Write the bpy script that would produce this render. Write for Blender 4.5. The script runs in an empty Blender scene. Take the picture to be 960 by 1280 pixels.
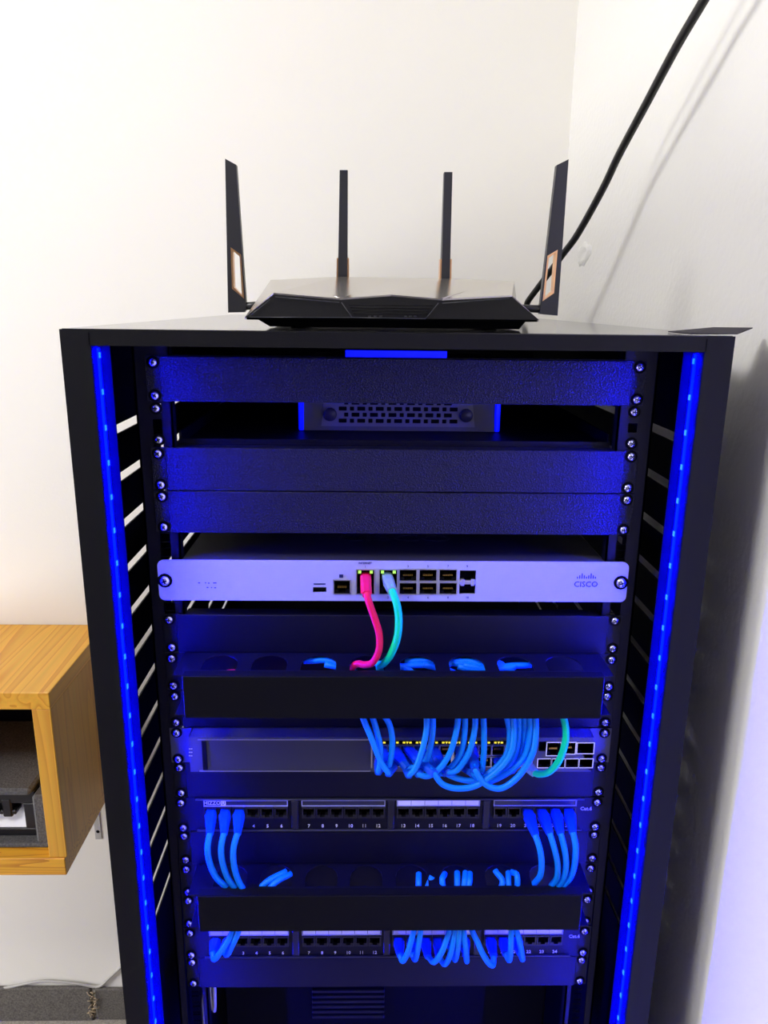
import bpy, bmesh, math, random
from mathutils import Vector, Matrix, geometry

random.seed(7)
scn = bpy.context.scene
COL = scn.collection
H = 1.795                     # height of the reference level (top of the first rack unit) above the floor

# ------------------------------------------------------------------ camera
F_PX = 961.0
CAM = Vector((-0.02702, -0.758706, 0.050711))
PITCH, YAW, ROLL = 0.264988, 0.020654, 0.011726
_fw = Vector((math.sin(YAW) * math.cos(PITCH), math.cos(YAW) * math.cos(PITCH), -math.sin(PITCH)))
_r0 = Vector((math.cos(YAW), -math.sin(YAW), 0))
_u0 = _r0.cross(_fw)
_r = math.cos(ROLL) * _r0 + math.sin(ROLL) * _u0
_u = -math.sin(ROLL) * _r0 + math.cos(ROLL) * _u0
cam_data = bpy.data.cameras.new('camera')
cam_data.sensor_fit = 'HORIZONTAL'
cam_data.sensor_width = 36.0
cam_data.lens = F_PX / 960.0 * 36.0
cam_data.clip_start = 0.02
cam = bpy.data.objects.new('camera', cam_data)
COL.objects.link(cam)
cam.matrix_world = Matrix(((_r.x, _u.x, -_fw.x, CAM.x), (_r.y, _u.y, -_fw.y, CAM.y),
                           (_r.z, _u.z, -_fw.z, CAM.z + H), (0, 0, 0, 1)))
scn.camera = cam


def _ray(px, py):
    return _r * ((px - 480) / F_PX) - _u * ((py - 640) / F_PX) + _fw


def at(px, py, Y):
    """measured point of the photograph on the vertical plane at depth Y"""
    d = _ray(px, py)
    return CAM + d * ((Y - CAM.y) / d.y)


def atz(px, py, Z):
    d = _ray(px, py)
    return CAM + d * ((Z - CAM.z) / d.z)


# ------------------------------------------------------------------ world, lamps, exposure
world = bpy.data.worlds.new('room_light')
scn.world = world
world.use_nodes = True
bg = world.node_tree.nodes['Background']
bg.inputs[0].default_value = (1.0, 0.965, 0.91, 1)
bg.inputs[1].default_value = 0.03


def area_light(name, loc, target, size, power, color):
    d = bpy.data.lights.new(name, 'AREA')
    d.shape = 'DISK'
    d.size = size
    d.energy = power
    d.color = color
    o = bpy.data.objects.new(name, d)
    COL.objects.link(o)
    o.location = Vector(loc) + Vector((0, 0, H))
    o.rotation_euler = (Vector(target) - Vector(loc)).to_track_quat('-Z', 'Y').to_euler()
    return o


area_light('ceiling_lamp', (-1.05, -0.62, 1.0), (0, 0.5, -0.1), 0.55, 24.5, (1.0, 0.98, 0.94))
win = area_light('left_fill_light', (-2.55, -0.05, -0.85), (0.2, 0.30, -0.9), 1.0, 36.0, (1.0, 0.985, 0.95))  # added fill with no window behind it, brightens the wall below the wooden box
win.data.shape = 'RECTANGLE'
win.data.size = 0.9
win.data.size_y = 0.9
scn.view_settings.view_transform = 'Standard'
scn.view_settings.look = 'None'
scn.view_settings.gamma = 1.0
scn.view_settings.use_curve_mapping = False
scn.view_settings.exposure = 0.28


# ------------------------------------------------------------------ materials
def mat(name, color, rough=0.5, metal=0.0, bump=None, spec=0.5, emis=None, trans=0.0, mottled=0.0, mscale=30):
    m = bpy.data.materials.new(name)
    m.use_nodes = True
    nt = m.node_tree
    b = nt.nodes['Principled BSDF']
    b.inputs['Base Color'].default_value = (*color, 1)
    b.inputs['Roughness'].default_value = rough
    b.inputs['Metallic'].default_value = metal
    b.inputs['Specular IOR Level'].default_value = spec
    if trans:
        b.inputs['Transmission Weight'].default_value = trans
    if emis:
        b.inputs['Emission Color'].default_value = (*emis[0], 1)
        b.inputs['Emission Strength'].default_value = emis[1]
    tc = None
    if bump or mottled:
        tc = nt.nodes.new('ShaderNodeTexCoord')
    if bump:
        kind, scale, strength = bump
        if kind == 'noise':
            t = nt.nodes.new('ShaderNodeTexNoise')
            t.inputs['Scale'].default_value = scale
            t.inputs['Detail'].default_value = 3
            out = t.outputs['Fac']
        else:
            t = nt.nodes.new('ShaderNodeTexVoronoi')
            t.inputs['Scale'].default_value = scale
            out = t.outputs['Distance']
        nt.links.new(tc.outputs['Object'], t.inputs['Vector'])
        bp = nt.nodes.new('ShaderNodeBump')
        bp.inputs['Strength'].default_value = strength
        bp.inputs['Distance'].default_value = 0.001
        nt.links.new(out, bp.inputs['Height'])
        nt.links.new(bp.outputs['Normal'], b.inputs['Normal'])
    if mottled:
        n = nt.nodes.new('ShaderNodeTexNoise')
        n.inputs['Scale'].default_value = mscale
        n.inputs['Detail'].default_value = 4
        nt.links.new(tc.outputs['Object'], n.inputs['Vector'])
        mx = nt.nodes.new('ShaderNodeMix')
        mx.data_type = 'RGBA'
        mx.inputs['A'].default_value = (*[c * (1 - mottled) for c in color], 1)
        mx.inputs['B'].default_value = (*[min(1, c * (1 + mottled)) for c in color], 1)
        nt.links.new(n.outputs['Fac'], mx.inputs['Factor'])
        nt.links.new(mx.outputs['Result'], b.inputs['Base Color'])
    return m


def wood(name, light, dark, axis, scale=1.0):
    """pine: stretched noise grain along one axis, ring bands across it"""
    m = bpy.data.materials.new(name)
    m.use_nodes = True
    nt = m.node_tree
    b = nt.nodes['Principled BSDF']
    b.inputs['Roughness'].default_value = 0.38
    tc = nt.nodes.new('ShaderNodeTexCoord')
    mp = nt.nodes.new('ShaderNodeMapping')
    s = [9.0 * scale] * 3
    s['XYZ'.index(axis)] = 0.32 * scale
    mp.inputs['Scale'].default_value = s
    nt.links.new(tc.outputs['Object'], mp.inputs['Vector'])
    n1 = nt.nodes.new('ShaderNodeTexNoise')
    n1.inputs['Scale'].default_value = 1.3
    n1.inputs['Detail'].default_value = 2
    nt.links.new(mp.outputs['Vector'], n1.inputs['Vector'])
    ml = nt.nodes.new('ShaderNodeMath')
    ml.operation = 'MULTIPLY'
    ml.inputs[1].default_value = 13
    nt.links.new(n1.outputs['Fac'], ml.inputs[0])
    fr = nt.nodes.new('ShaderNodeMath')
    fr.operation = 'FRACT'
    nt.links.new(ml.outputs[0], fr.inputs[0])
    n2 = nt.nodes.new('ShaderNodeTexNoise')
    n2.inputs['Scale'].default_value = 22
    n2.inputs['Detail'].default_value = 4
    nt.links.new(mp.outputs['Vector'], n2.inputs['Vector'])
    cr = nt.nodes.new('ShaderNodeValToRGB')
    cr.color_ramp.elements[0].position = 0.0
    cr.color_ramp.elements[0].color = (*light, 1)
    e = cr.color_ramp.elements.new(0.6)
    e.color = (*[a * 0.92 for a in light], 1)
    cr.color_ramp.elements[-1].position = 1.0
    cr.color_ramp.elements[-1].color = (*dark, 1)
    nt.links.new(fr.outputs[0], cr.inputs['Fac'])
    mx = nt.nodes.new('ShaderNodeMix')
    mx.data_type = 'RGBA'
    mx.blend_type = 'MULTIPLY'
    mx.inputs['Factor'].default_value = 0.22
    nt.links.new(cr.outputs['Color'], mx.inputs['A'])
    nt.links.new(n2.outputs['Color'], mx.inputs['B'])
    nt.links.new(mx.outputs['Result'], b.inputs['Base Color'])
    return m


M = {}
M['wall'] = mat('white_wall_paint', (0.86, 0.84, 0.785), 0.75, bump=('noise', 160, 0.25))
M['wall_far'] = mat('grey_wall_paint', (0.22, 0.22, 0.22), 0.8)
M['wall_rough'] = mat('rough_white_plaster', (0.82, 0.815, 0.785), 0.75, bump=('noise', 120, 0.8))
M['floor'] = mat('grey_carpet', (0.36, 0.33, 0.29), 0.95, bump=('noise', 300, 1.0), mottled=0.8, mscale=260)
M['skirt'] = mat('dark_carpet_skirting', (0.125, 0.115, 0.105), 0.95, bump=('noise', 260, 1.0), mottled=0.95, mscale=230)
M['fray'] = mat('frayed_backing', (0.42, 0.33, 0.22), 0.9, mottled=0.5)
M['rack'] = mat('black_powder_coat', (0.005, 0.005, 0.006), 0.5, bump=('noise', 1400, 0.2), spec=0.2)
M['crinkle'] = mat('black_crinkle_blue_glow', (0.0055, 0.0055, 0.020), 0.42, bump=('voronoi', 620, 0.6), spec=0.32)  # blue in the base colour stands in for LED glow on the panels
M['black'] = mat('black_paint_blue_glow', (0.003, 0.003, 0.011), 0.42, bump=('noise', 1600, 0.1), spec=0.22)  # base tinted blue in place of stronger LED light
M['matt'] = mat('matt_black_cover', (0.004, 0.004, 0.006), 0.6, bump=('noise', 1600, 0.1), spec=0.1)
M['satin'] = mat('black_satin_plastic', (0.010, 0.010, 0.012), 0.32)
M['dark'] = mat('dark_cavity', (0.002, 0.002, 0.0025), 0.8, spec=0.08)
M['chrome'] = mat('zinc_plated_steel', (0.78, 0.78, 0.82), 0.22, 1.0)
M['steel'] = mat('bare_steel', (0.55, 0.55, 0.58), 0.35, 1.0)
M['bezel'] = mat('mid_grey_bezel', (0.13, 0.13, 0.14), 0.5)
M['silver'] = mat('silver_paint_blue_cast', (0.42, 0.44, 0.62), 0.5, 0.0, bump=('noise', 2500, 0.05))  # bluish base deepens the blue LED light on the silver
M['lid'] = mat('appliance_lid_grey', (0.03, 0.03, 0.036), 0.38, bump=('noise', 1800, 0.1))
M['gold'] = mat('gold_contact', (0.62, 0.38, 0.08), 0.3, 1.0)
M['copper'] = mat('copper_gold_trim', (0.85, 0.5, 0.24), 0.3, 1.0)
M['led'] = mat('blue_led_tape', (0.0, 0.02, 0.8), 0.4, emis=((0.0, 0.00002, 1.0), 720.0))
M['channel'] = mat('matt_black_channel', (0.0012, 0.0012, 0.0014), 0.8, spec=0.04)
M['led_chip'] = mat('blue_led_chip', (0.1, 0.3, 1.0), 0.4, emis=((0.0, 0.0003, 1.0), 720.0))
M['low_glow'] = mat('blue_tape_end_and_edge_glow', (0.0, 0.02, 0.8), 0.4, emis=((0.0, 0.0015, 1.0), 1.3))  # dim blue emission: real tape end, and painted reflection on the unit's edges
M['port_led'] = mat('yellow_port_led', (0.8, 0.7, 0.05), 0.4, emis=((0.9, 0.75, 0.02), 0.8))
M['port_led_green'] = mat('green_port_led', (0.4, 0.9, 0.1), 0.4, emis=((0.35, 0.9, 0.05), 0.8))
M['cyan_led'] = mat('cyan_indicator', (0.1, 0.6, 0.9), 0.4, emis=((0.05, 0.5, 0.8), 0.6))
M['blue'] = mat('blue_cable_jacket', (0.001, 0.24, 0.95), 0.42, spec=0.25)
M['boot'] = mat('blue_strain_relief', (0.001, 0.075, 0.75), 0.45, spec=0.25)
M['pink'] = mat('red_cable_jacket', (0.95, 0.010, 0.11), 0.45, spec=0.25)
M['green'] = mat('green_cable_jacket', (0.0, 0.78, 0.36), 0.45, spec=0.25)
M['clear'] = mat('clear_plug_plastic', (0.55, 0.78, 0.85), 0.15, trans=0.55)
M['ink'] = mat('dark_blue_print', (0.006, 0.012, 0.10), 0.6)
M['white_ink'] = mat('white_print', (0.8, 0.8, 0.85), 0.6)
M['label'] = mat('white_paper_label', (0.92, 0.92, 0.95), 0.6)
M['label_dark'] = mat('clear_label_window', (0.03, 0.03, 0.05), 0.25)
M['panel_grey'] = mat('dark_glossy_bezel', (0.035, 0.037, 0.045), 0.3)
M['switch'] = mat('dark_grey_switch_metal', (0.06, 0.063, 0.08), 0.36, bump=('noise', 1800, 0.08))
M['router'] = mat('router_black_plastic', (0.004, 0.004, 0.005), 0.4, spec=0.16)
M['router_top'] = mat('router_brushed_top', (0.50, 0.47, 0.43), 0.22, 0.9, bump=('noise', 900, 0.03))
M['antenna'] = mat('antenna_dark_plastic', (0.020, 0.020, 0.023), 0.4)
M['cord'] = mat('black_cord_rubber', (0.008, 0.008, 0.009), 0.45)
M['foam'] = mat('dark_grey_foam', (0.085, 0.085, 0.088), 0.95, bump=('voronoi', 220, 1.0), mottled=0.9, mscale=260)
M['pine_y'] = wood('pine_grain_deep', (0.90, 0.46, 0.045), (0.70, 0.29, 0.02), 'Y')
M['pine_x'] = wood('pine_grain_wide', (0.90, 0.45, 0.035), (0.58, 0.22, 0.015), 'X', 1.6)
M['pine_z'] = wood('pine_grain_upright', (0.86, 0.44, 0.05), (0.70, 0.31, 0.03), 'Z')
M['grey_cord'] = mat('grey_cable_sheath', (0.42, 0.41, 0.40), 0.5)
M['plaster_patch'] = mat('white_filler', (0.80, 0.80, 0.77), 0.85, bump=('noise', 300, 0.9))
M['white_plastic'] = mat('white_plastic', (0.8, 0.8, 0.78), 0.4)
M['galvanised'] = mat('galvanised_plate', (0.55, 0.55, 0.56), 0.45, 0.6)
M['gloss'] = mat('glossy_black_top', (0.012, 0.012, 0.013), 0.09, spec=0.7)
M['purple_sheet'] = mat('dark_bent_sheet', (0.012, 0.009, 0.022), 0.6, spec=0.2)


# ------------------------------------------------------------------ mesh helpers
class MB:
    """collects shapes in rack coordinates; build() links them as ONE mesh object"""

    def __init__(self):
        self.v, self.f, self.mi, self.sm = [], [], [], []

    def add(self, verts, faces, mi=0, smooth=False):
        o = len(self.v)
        self.v += [Vector(p) for p in verts]
        for fc in faces:
            self.f.append([i + o for i in fc])
            self.mi.append(mi)
            self.sm.append(smooth)
        return self

    def box(self, x0, x1, y0, y1, z0, z1, bev=0.0, mi=0):
        if bev <= 0:
            vs = [(x, y, z) for x in (x0, x1) for y in (y0, y1) for z in (z0, z1)]
            fs = [(0, 1, 3, 2), (4, 6, 7, 5), (0, 4, 5, 1), (2, 3, 7, 6), (0, 2, 6, 4), (1, 5, 7, 3)]
            return self.add(vs, fs, mi)
        bm = bmesh.new()
        bmesh.ops.create_cube(bm, size=1)
        for p in bm.verts:
            p.co = Vector(((x0 + x1) / 2 + p.co.x * (x1 - x0), (y0 + y1) / 2 + p.co.y * (y1 - y0),
                           (z0 + z1) / 2 + p.co.z * (z1 - z0)))
        bmesh.ops.bevel(bm, geom=list(bm.edges), offset=bev, segments=1, affect='EDGES', profile=0.5)
        return self.bm(bm, mi)

    def bm(self, bm, mi=0, smooth=False):
        bm.verts.index_update()
        self.add([p.co.copy() for p in bm.verts], [[q.index for q in fc.verts] for fc in bm.faces], mi, smooth)
        bm.free()
        return self

    def hexa(self, bottom, top, mi=0):
        """two quads (same winding) joined to a solid"""
        return self.add(list(bottom) + list(top),
                        [(3, 2, 1, 0), (4, 5, 6, 7), (0, 1, 5, 4), (1, 2, 6, 5), (2, 3, 7, 6), (3, 0, 4, 7)], mi)

    def prism(self, poly, d0, d1, axis='Z', mi=0):
        """polygon in the two other axes, extruded along axis"""
        def P(a, b, d):
            return {'Z': (a, b, d), 'Y': (a, d, b), 'X': (d, a, b)}[axis]
        n = len(poly)
        vs = [P(a, b, d0) for a, b in poly] + [P(a, b, d1) for a, b in poly]
        fs = [list(range(n))[::-1], list(range(n, 2 * n))]
        fs += [(i, (i + 1) % n, n + (i + 1) % n, n + i) for i in range(n)]
        return self.add(vs, fs, mi)

    def lathe(self, prof, n=12, base=(0, 0, 0), axis='Y', mi=0, smooth=True):
        """profile of (radius, distance along axis); axis 'Y' grows towards -Y (to the viewer)"""
        vs, fs = [], []
        for (r, d) in prof:
            for k in range(n):
                a = 2 * math.pi * k / n
                c, s = r * math.cos(a), r * math.sin(a)
                p = {'Y': (c, -d, s), 'Z': (c, s, d), 'X': (d, c, s)}[axis]
                vs.append(Vector(base) + Vector(p))
        for i in range(len(prof) - 1):
            for k in range(n):
                fs.append((i * n + k, i * n + (k + 1) % n, (i + 1) * n + (k + 1) % n, (i + 1) * n + k))
        m = len(prof)
        fs.append([(m - 1) * n + k for k in range(n)])
        fs.append([k for k in range(n)][::-1])
        return self.add(vs, fs, mi, smooth)

    def tube(self, pts, r, n=8, sub=6, mi=0, cap=True):
        pts = [Vector(p) for p in pts]
        path = []
        if sub > 1 and len(pts) > 2:
            ex = [pts[0] * 2 - pts[1]] + pts + [pts[-1] * 2 - pts[-2]]
            for i in range(1, len(ex) - 2):
                p0, p1, p2, p3 = ex[i - 1:i + 3]
                for k in range(sub):
                    t = k / sub
                    path.append(0.5 * ((2 * p1) + (p2 - p0) * t + (2 * p0 - 5 * p1 + 4 * p2 - p3) * t * t
                                       + (3 * p1 - p0 - 3 * p2 + p3) * t ** 3))
            path.append(pts[-1])
        else:
            path = pts
        vs, fs = [], []
        up = Vector((0.31, 0.87, 0.38))
        tan = (path[1] - path[0]).normalized()
        nrm = tan.cross(up).normalized()
        for i, p in enumerate(path):
            a = path[min(i + 1, len(path) - 1)] - path[max(i - 1, 0)]
            if a.length < 1e-9:
                a = tan
            a.normalize()
            nrm = (nrm - a * nrm.dot(a)).normalized()
            bn = a.cross(nrm)
            rr = r(i / (len(path) - 1)) if callable(r) else r
            for k in range(n):
                th = 2 * math.pi * k / n
                vs.append(p + (nrm * math.cos(th) + bn * math.sin(th)) * rr)
        for i in range(len(path) - 1):
            for k in range(n):
                fs.append((i * n + k, i * n + (k + 1) % n, (i + 1) * n + (k + 1) % n, (i + 1) * n + k))
        o = self.add(vs, fs, mi, True)
        if cap:
            b = len(self.v) - len(vs)
            self.f += [[b + k for k in range(n)][::-1], [b + len(vs) - n + k for k in range(n)]]
            self.mi += [mi, mi]
            self.sm += [False, False]
        return o

    def taper(self, p0, p1, w0, h0, w1, h1, mi=0):
        """box of rectangular section running from p0 to p1; w along X, h across"""
        p0, p1 = Vector(p0), Vector(p1)
        a = (p1 - p0).normalized()
        x = Vector((1, 0, 0))
        x = (x - a * x.dot(a)).normalized()
        z = x.cross(a)

        def ring(p, w, h):
            c = 0.22
            return [p + x * w * sx + z * h * sz for sx, sz in
                    [(-.5, -.5 + c), (-.5 + c, -.5), (.5 - c, -.5), (.5, -.5 + c), (.5, .5 - c), (.5 - c, .5),
                     (-.5 + c, .5), (-.5, .5 - c)]]
        vs = ring(p0, w0, h0) + ring(p1, w1, h1)
        fs = [list(range(8))[::-1], list(range(8, 16))] + [(i, (i + 1) % 8, 8 + (i + 1) % 8, 8 + i) for i in range(8)]
        return self.add(vs, fs, mi)

    def plate(self, outline, holes, t, plane='Y', pos=0.0, mi=0):
        """flat plate with holes, thickness t going from pos to pos+t; plane 'Y' -> outline in X,Z"""
        cu = bpy.data.curves.new('tmp_plate', 'CURVE')
        cu.dimensions = '2D'
        cu.fill_mode = 'BOTH'
        cu.extrude = t / 2
        for lp in [outline] + list(holes):
            s = cu.splines.new('POLY')
            s.points.add(len(lp) - 1)
            for i, (a, b) in enumerate(lp):
                s.points[i].co = (a, b, 0, 1)
            s.use_cyclic_u = True
        ob = bpy.data.objects.new('tmp_plate', cu)
        me = bpy.data.meshes.new_from_object(ob)
        c = pos + t / 2

        def P(q):
            return {'Y': (q.x, c - q.z, q.y), 'Z': (q.x, q.y, c + q.z), 'X': (c + q.z, q.x, q.y)}[plane]
        self.add([P(p.co) for p in me.vertices], [list(p.vertices) for p in me.polygons], mi)
        bpy.data.objects.remove(ob)
        bpy.data.curves.remove(cu)
        bpy.data.meshes.remove(me)
        return self

    def text(self, s, size, loc, align='CENTER', thick=0.0003, plane='Y', mi=0, sx=1.0):
        cu = bpy.data.curves.new('tmp_text', 'FONT')
        cu.body = s
        cu.size = size
        cu.align_x = align
        cu.align_y = 'CENTER'
        cu.extrude = thick
        cu.resolution_u = 2
        ob = bpy.data.objects.new('tmp_text', cu)
        me = bpy.data.meshes.new_from_object(ob)
        L = Vector(loc)
        if plane == 'Y':
            vs = [L + Vector((p.co.x * sx, -p.co.z, p.co.y)) for p in me.vertices]
        else:
            vs = [L + Vector((p.co.x * sx, p.co.y, p.co.z)) for p in me.vertices]
        self.add(vs, [list(p.vertices) for p in me.polygons], mi)
        bpy.data.objects.remove(ob)
        bpy.data.curves.remove(cu)
        bpy.data.meshes.remove(me)
        return self

    def mesh(self, name, mats, origin=(0, 0, 0)):
        me = bpy.data.meshes.new(name)
        o = Vector(origin)
        me.from_pydata([p - o for p in self.v], [], self.f)
        bm = bmesh.new()
        bm.from_mesh(me)
        bmesh.ops.recalc_face_normals(bm, faces=bm.faces)
        bm.to_mesh(me)
        bm.free()
        if not isinstance(mats, (list, tuple)):
            mats = [mats]
        for m in mats:
            me.materials.append(M[m])
        me.polygons.foreach_set('material_index', self.mi)
        me.polygons.foreach_set('use_smooth', self.sm)
        me.update()
        return me

    def build(self, name, mats, parent=None, origin=None):
        """origin in rack coordinates (top-level only); parts take their parent's world origin"""
        if parent is not None:
            og = Vector(parent['_o'])
        else:
            og = Vector(origin if origin is not None else (0, 0, 0))
        me = self.mesh(name, mats, og)
        ob = bpy.data.objects.new(name, me)
        COL.objects.link(ob)
        ob['_o'] = tuple(og)
        if parent is not None:
            ob.parent = parent
        else:
            ob.location = og + Vector((0, 0, H))
        return ob


def inst(name, me, loc, parent):
    """a part that shares a mesh modelled round its own origin"""
    ob = bpy.data.objects.new(name, me)
    COL.objects.link(ob)
    ob.parent = parent
    ob.location = Vector(loc) - Vector(parent['_o'])
    ob['_o'] = tuple(loc)
    return ob


def tag(o, label, cat, group=None):
    o['label'] = label
    o['category'] = cat
    if group:
        o['group'] = group
    return o


def thing(name, loc, label, cat, group=None):
    o = bpy.data.objects.new(name, None)
    o.empty_display_size = 0.02
    COL.objects.link(o)
    o.location = Vector(loc) + Vector((0, 0, H))
    o['_o'] = tuple(loc)
    return tag(o, label, cat, group)


def structure(ob):
    ob['kind'] = 'structure'
    return ob


def rect(x0, x1, z0, z1):
    return [(x0, z0), (x1, z0), (x1, z1), (x0, z1)]


def rrect(x0, x1, z0, z1, r, n=4):
    out = []
    for cx, cz, a0 in ((x1 - r, z0 + r, -90), (x1 - r, z1 - r, 0), (x0 + r, z1 - r, 90), (x0 + r, z0 + r, 180)):
        for k in range(n + 1):
            a = math.radians(a0 + 90 * k / n)
            out.append((cx + r * math.cos(a), cz + r * math.sin(a)))
    return out


def circle(cx, cz, r, n=14):
    return [(cx + r * math.cos(2 * math.pi * k / n), cz + r * math.sin(2 * math.pi * k / n)) for k in range(n)]


U = 0.04445


def uz(n):                       # top of rack unit n (1-based)
    return -(n - 1) * U


# ------------------------------------------------------------------ the room
FLOOR = -H
WX, WY = 0.361, 0.88
structure(MB().box(-2.6, WX + 0.1, WY, WY + 0.1, FLOOR, 1.05).build('wall_back', 'wall'))
structure(MB().box(WX, WX + 0.1, -3.0, WY, FLOOR, 1.05).build('wall_right', 'wall_rough'))
structure(MB().box(-2.6, WX + 0.1, -3.0, WY + 0.1, FLOOR - 0.1, FLOOR).build('floor', 'floor'))
structure(MB().box(-2.7, -2.6, -3.0, WY + 0.1, FLOOR, 1.05).build('wall_left', 'wall'))
structure(MB().box(-2.7, WX + 0.1, -3.1, -3.0, FLOOR, 1.05).build('wall_front', 'wall_far'))
structure(MB().box(-2.7, WX + 0.1, -3.1, WY + 0.1, 1.05, 1.15).build('ceiling', 'wall'))
# carpet skirting in two lengths
structure(MB().box(-2.6, -0.748, WY - 0.012, WY, FLOOR, -1.686, 0.003).build('baseboard_back', 'skirt'))
structure(MB().box(-0.737, WX, WY - 0.010, WY, FLOOR, -1.692, 0.003).build('trim_1', 'skirt'))
fr = MB()
for k in range(26):
    z = FLOOR + 0.012 + 0.09 * random.random()
    x = -0.742 + random.uniform(-0.009, 0.008)
    fr.tube([(x, WY - 0.004, z), (x + random.uniform(-.008, .008), WY - 0.014, z + random.uniform(0, .012)),
             (x + random.uniform(-.012, .012), WY - 0.018, z + random.uniform(0, .02))], 0.0012, 5, 2)
o = fr.build('loose_fibres', 'fray')
o['kind'] = 'stuff'
tag(o, 'frayed tan backing fibres sticking out where the two carpet skirting lengths meet', 'fibres')

cb = MB()
cb.tube([at(px, py, WY - 0.007) for px, py in [(-60, 1246), (0, 1236), (25, 1231), (50, 1226.5), (76, 1227.5), (100, 1230),
                                                (116, 1233), (126, 1232), (138, 1221), (155, 1205), (190, 1168)]], 0.0036, 8, 5)
o = cb.build('wall_cable', 'grey_cord', origin=at(100, 1230, WY - 0.007))
tag(o, 'thin grey cable lying along the top of the carpet skirting and rising behind the rack', 'cable')

# repaired hole on the right-hand wall
pp = MB()
c = Vector((WX, 0.7047, 0.1406))
n = 18
ring0 = [(WX, c.y + 0.05 * random.uniform(.7, 1.1) * math.cos(2 * math.pi * k / n),
          c.z + 0.022 * random.uniform(.7, 1.1) * math.sin(2 * math.pi * k / n)) for k in range(n)]
ring1 = [(WX - 0.004, c.y + (p[1] - c.y) * .7, c.z + (p[2] - c.z) * .7) for p in ring0]
ring2 = [(WX - 0.0015, c.y + (p[1] - c.y) * .35, c.z + (p[2] - c.z) * .35) for p in ring0]
vs = ring0 + ring1 + ring2
fs = [(i, (i + 1) % n, n + (i + 1) % n, n + i) for i in range(n)] + \
     [(n + i, n + (i + 1) % n, 2 * n + (i + 1) % n, 2 * n + i) for i in range(n)] + [list(range(2 * n, 3 * n))]
pp.add(vs, fs, 0, True)
o = pp.build('plaster_plug', 'plaster_patch', origin=c)
tag(o, 'small crusty white filler plug in the wall right of the router', 'filler')

# ------------------------------------------------------------------ server rack
RT = 0.0262                     # rack top
rack = thing('server_rack', (0, 0.37, FLOOR), 'tall open-front black steel equipment rack with glowing blue edges', 'rack')
for s in (-1, 1):
    pf2 = [(s * x, y) for x, y in [(.300, -.060), (.274, -.060), (.274, -.058), (.2762, -.058), (.2762, -.0075), (.300, -.0075)]]
    p = MB().prism(pf2, FLOOR + 0.0, RT - 0.0005, 'Z')
    # dark seam of the corner joint
    post = p.build('post', 'rack', rack)
    MB().box(*sorted((s * .2742, s * .2750)), -.0604, -.0598, 0.0118, RT - 0.003).build('corner_seam', 'dark', post)
    ch = MB().box(*sorted((s * .2763, s * .2664)), -.0310, -.0296, FLOOR + .02, .0105).box(*sorted((s * .2765, s * .2760)), -.0570, -.0310, FLOOR + .02, .0105)
    ch.build('light_channel', 'channel', rack)
    # side panel with long horizontal vent slots
    holes = []
    for k in range(13):
        z = -0.083 - 0.0525 * k
        for y0, y1 in ((.045, .20), (.235, .43), (.465, .66)):
            holes.append(rect(y0, y1, z - .005, z + .005))
    MB().plate(rect(-.0075, .79, FLOOR + .02, RT - .002), holes, .0015, 'X', s * .2985 - .00075).build('side_panel', 'rack', rack)
    # mounting rail: front flange with square holes and a return
    holes = []
    for u in range(1, 41):
        for hz in (.00635, .022225, .0381):
            z = uz(u) - hz
            if z < FLOOR + .08:
                continue
            holes.append(rect(s * .236 - .0046, s * .236 + .0046, z - .0046, z + .0046))
    rl = MB().plate(rect(*sorted((s * .2205, s * .256)), FLOOR + .03, .0085), holes, .002, 'Y', 0.0)
    rl.box(*sorted((s * .256, s * .254)), 0.0, .05, FLOOR + .03, .0085)
    rl.box(*sorted((s * .2205, s * .2225)), 0.0, .012, FLOOR + .03, .0085)
    rl.build('mounting_rail', 'black', rack)
    # blue led tape along the inner return of the post
    led = MB().box(*sorted((s * .2761, s * .2747)), -.0390, -.0350, FLOOR + .06, .0085).build('led_strip', 'led', rack)
    led['label'] = 'glowing blue light tape'
    chips = MB()
    z = .002
    while z > -1.2:
        chips.box(*sorted((s * .2749, s * .2738)), -.0385, -.0355, z - .0025, z + .0025)
        z -= .0335
    chips.build('led_chip', 'led_chip', led)['kind'] = 'stuff'
bt = MB().box(-.274, .274, -.060, -.045, .0117, RT - .0008).box(-.274, .274, -.045, -.043, .0117, RT - .002)
bt.build('top_beam', 'rack', rack)
MB().box(-.298, .298, -.0585, .80, RT - .0018, RT).build('top_panel', 'gloss', rack)
MB().box(-.298, .298, .788, .80, FLOOR + .02, RT - .002).build('rear_panel', 'rack', rack)
MB().box(-.298, .298, -.045, .788, FLOOR + .02, FLOOR + .03).build('base_panel', 'rack', rack)
for sx in (-1, 1):
    for y in (.02, .74):
        MB().lathe([(.02, 0), (.022, .004), (.022, .016), (.012, .020)], 12, (sx * .25, y, FLOOR), 'Z').build('foot', 'satin', rack)
# short end of the light tape lying across the gap behind the top beam
o = MB().box(-.0505, .0480, .0002, .0016, -.0005, .0066, .0004).build('led_strip_end', 'low_glow', rack)
o['label'] = 'short lit end of the blue light tape under the top beam'
MB().box(-.225, .225, -.0005, .010, -.0010, .0002).build('tape_carrier', 'black', rack)
MB().box(*[.2215, .2265], .010, .016, -.755, -.742, .001).build('status_light', 'cyan_led', rack)

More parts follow.
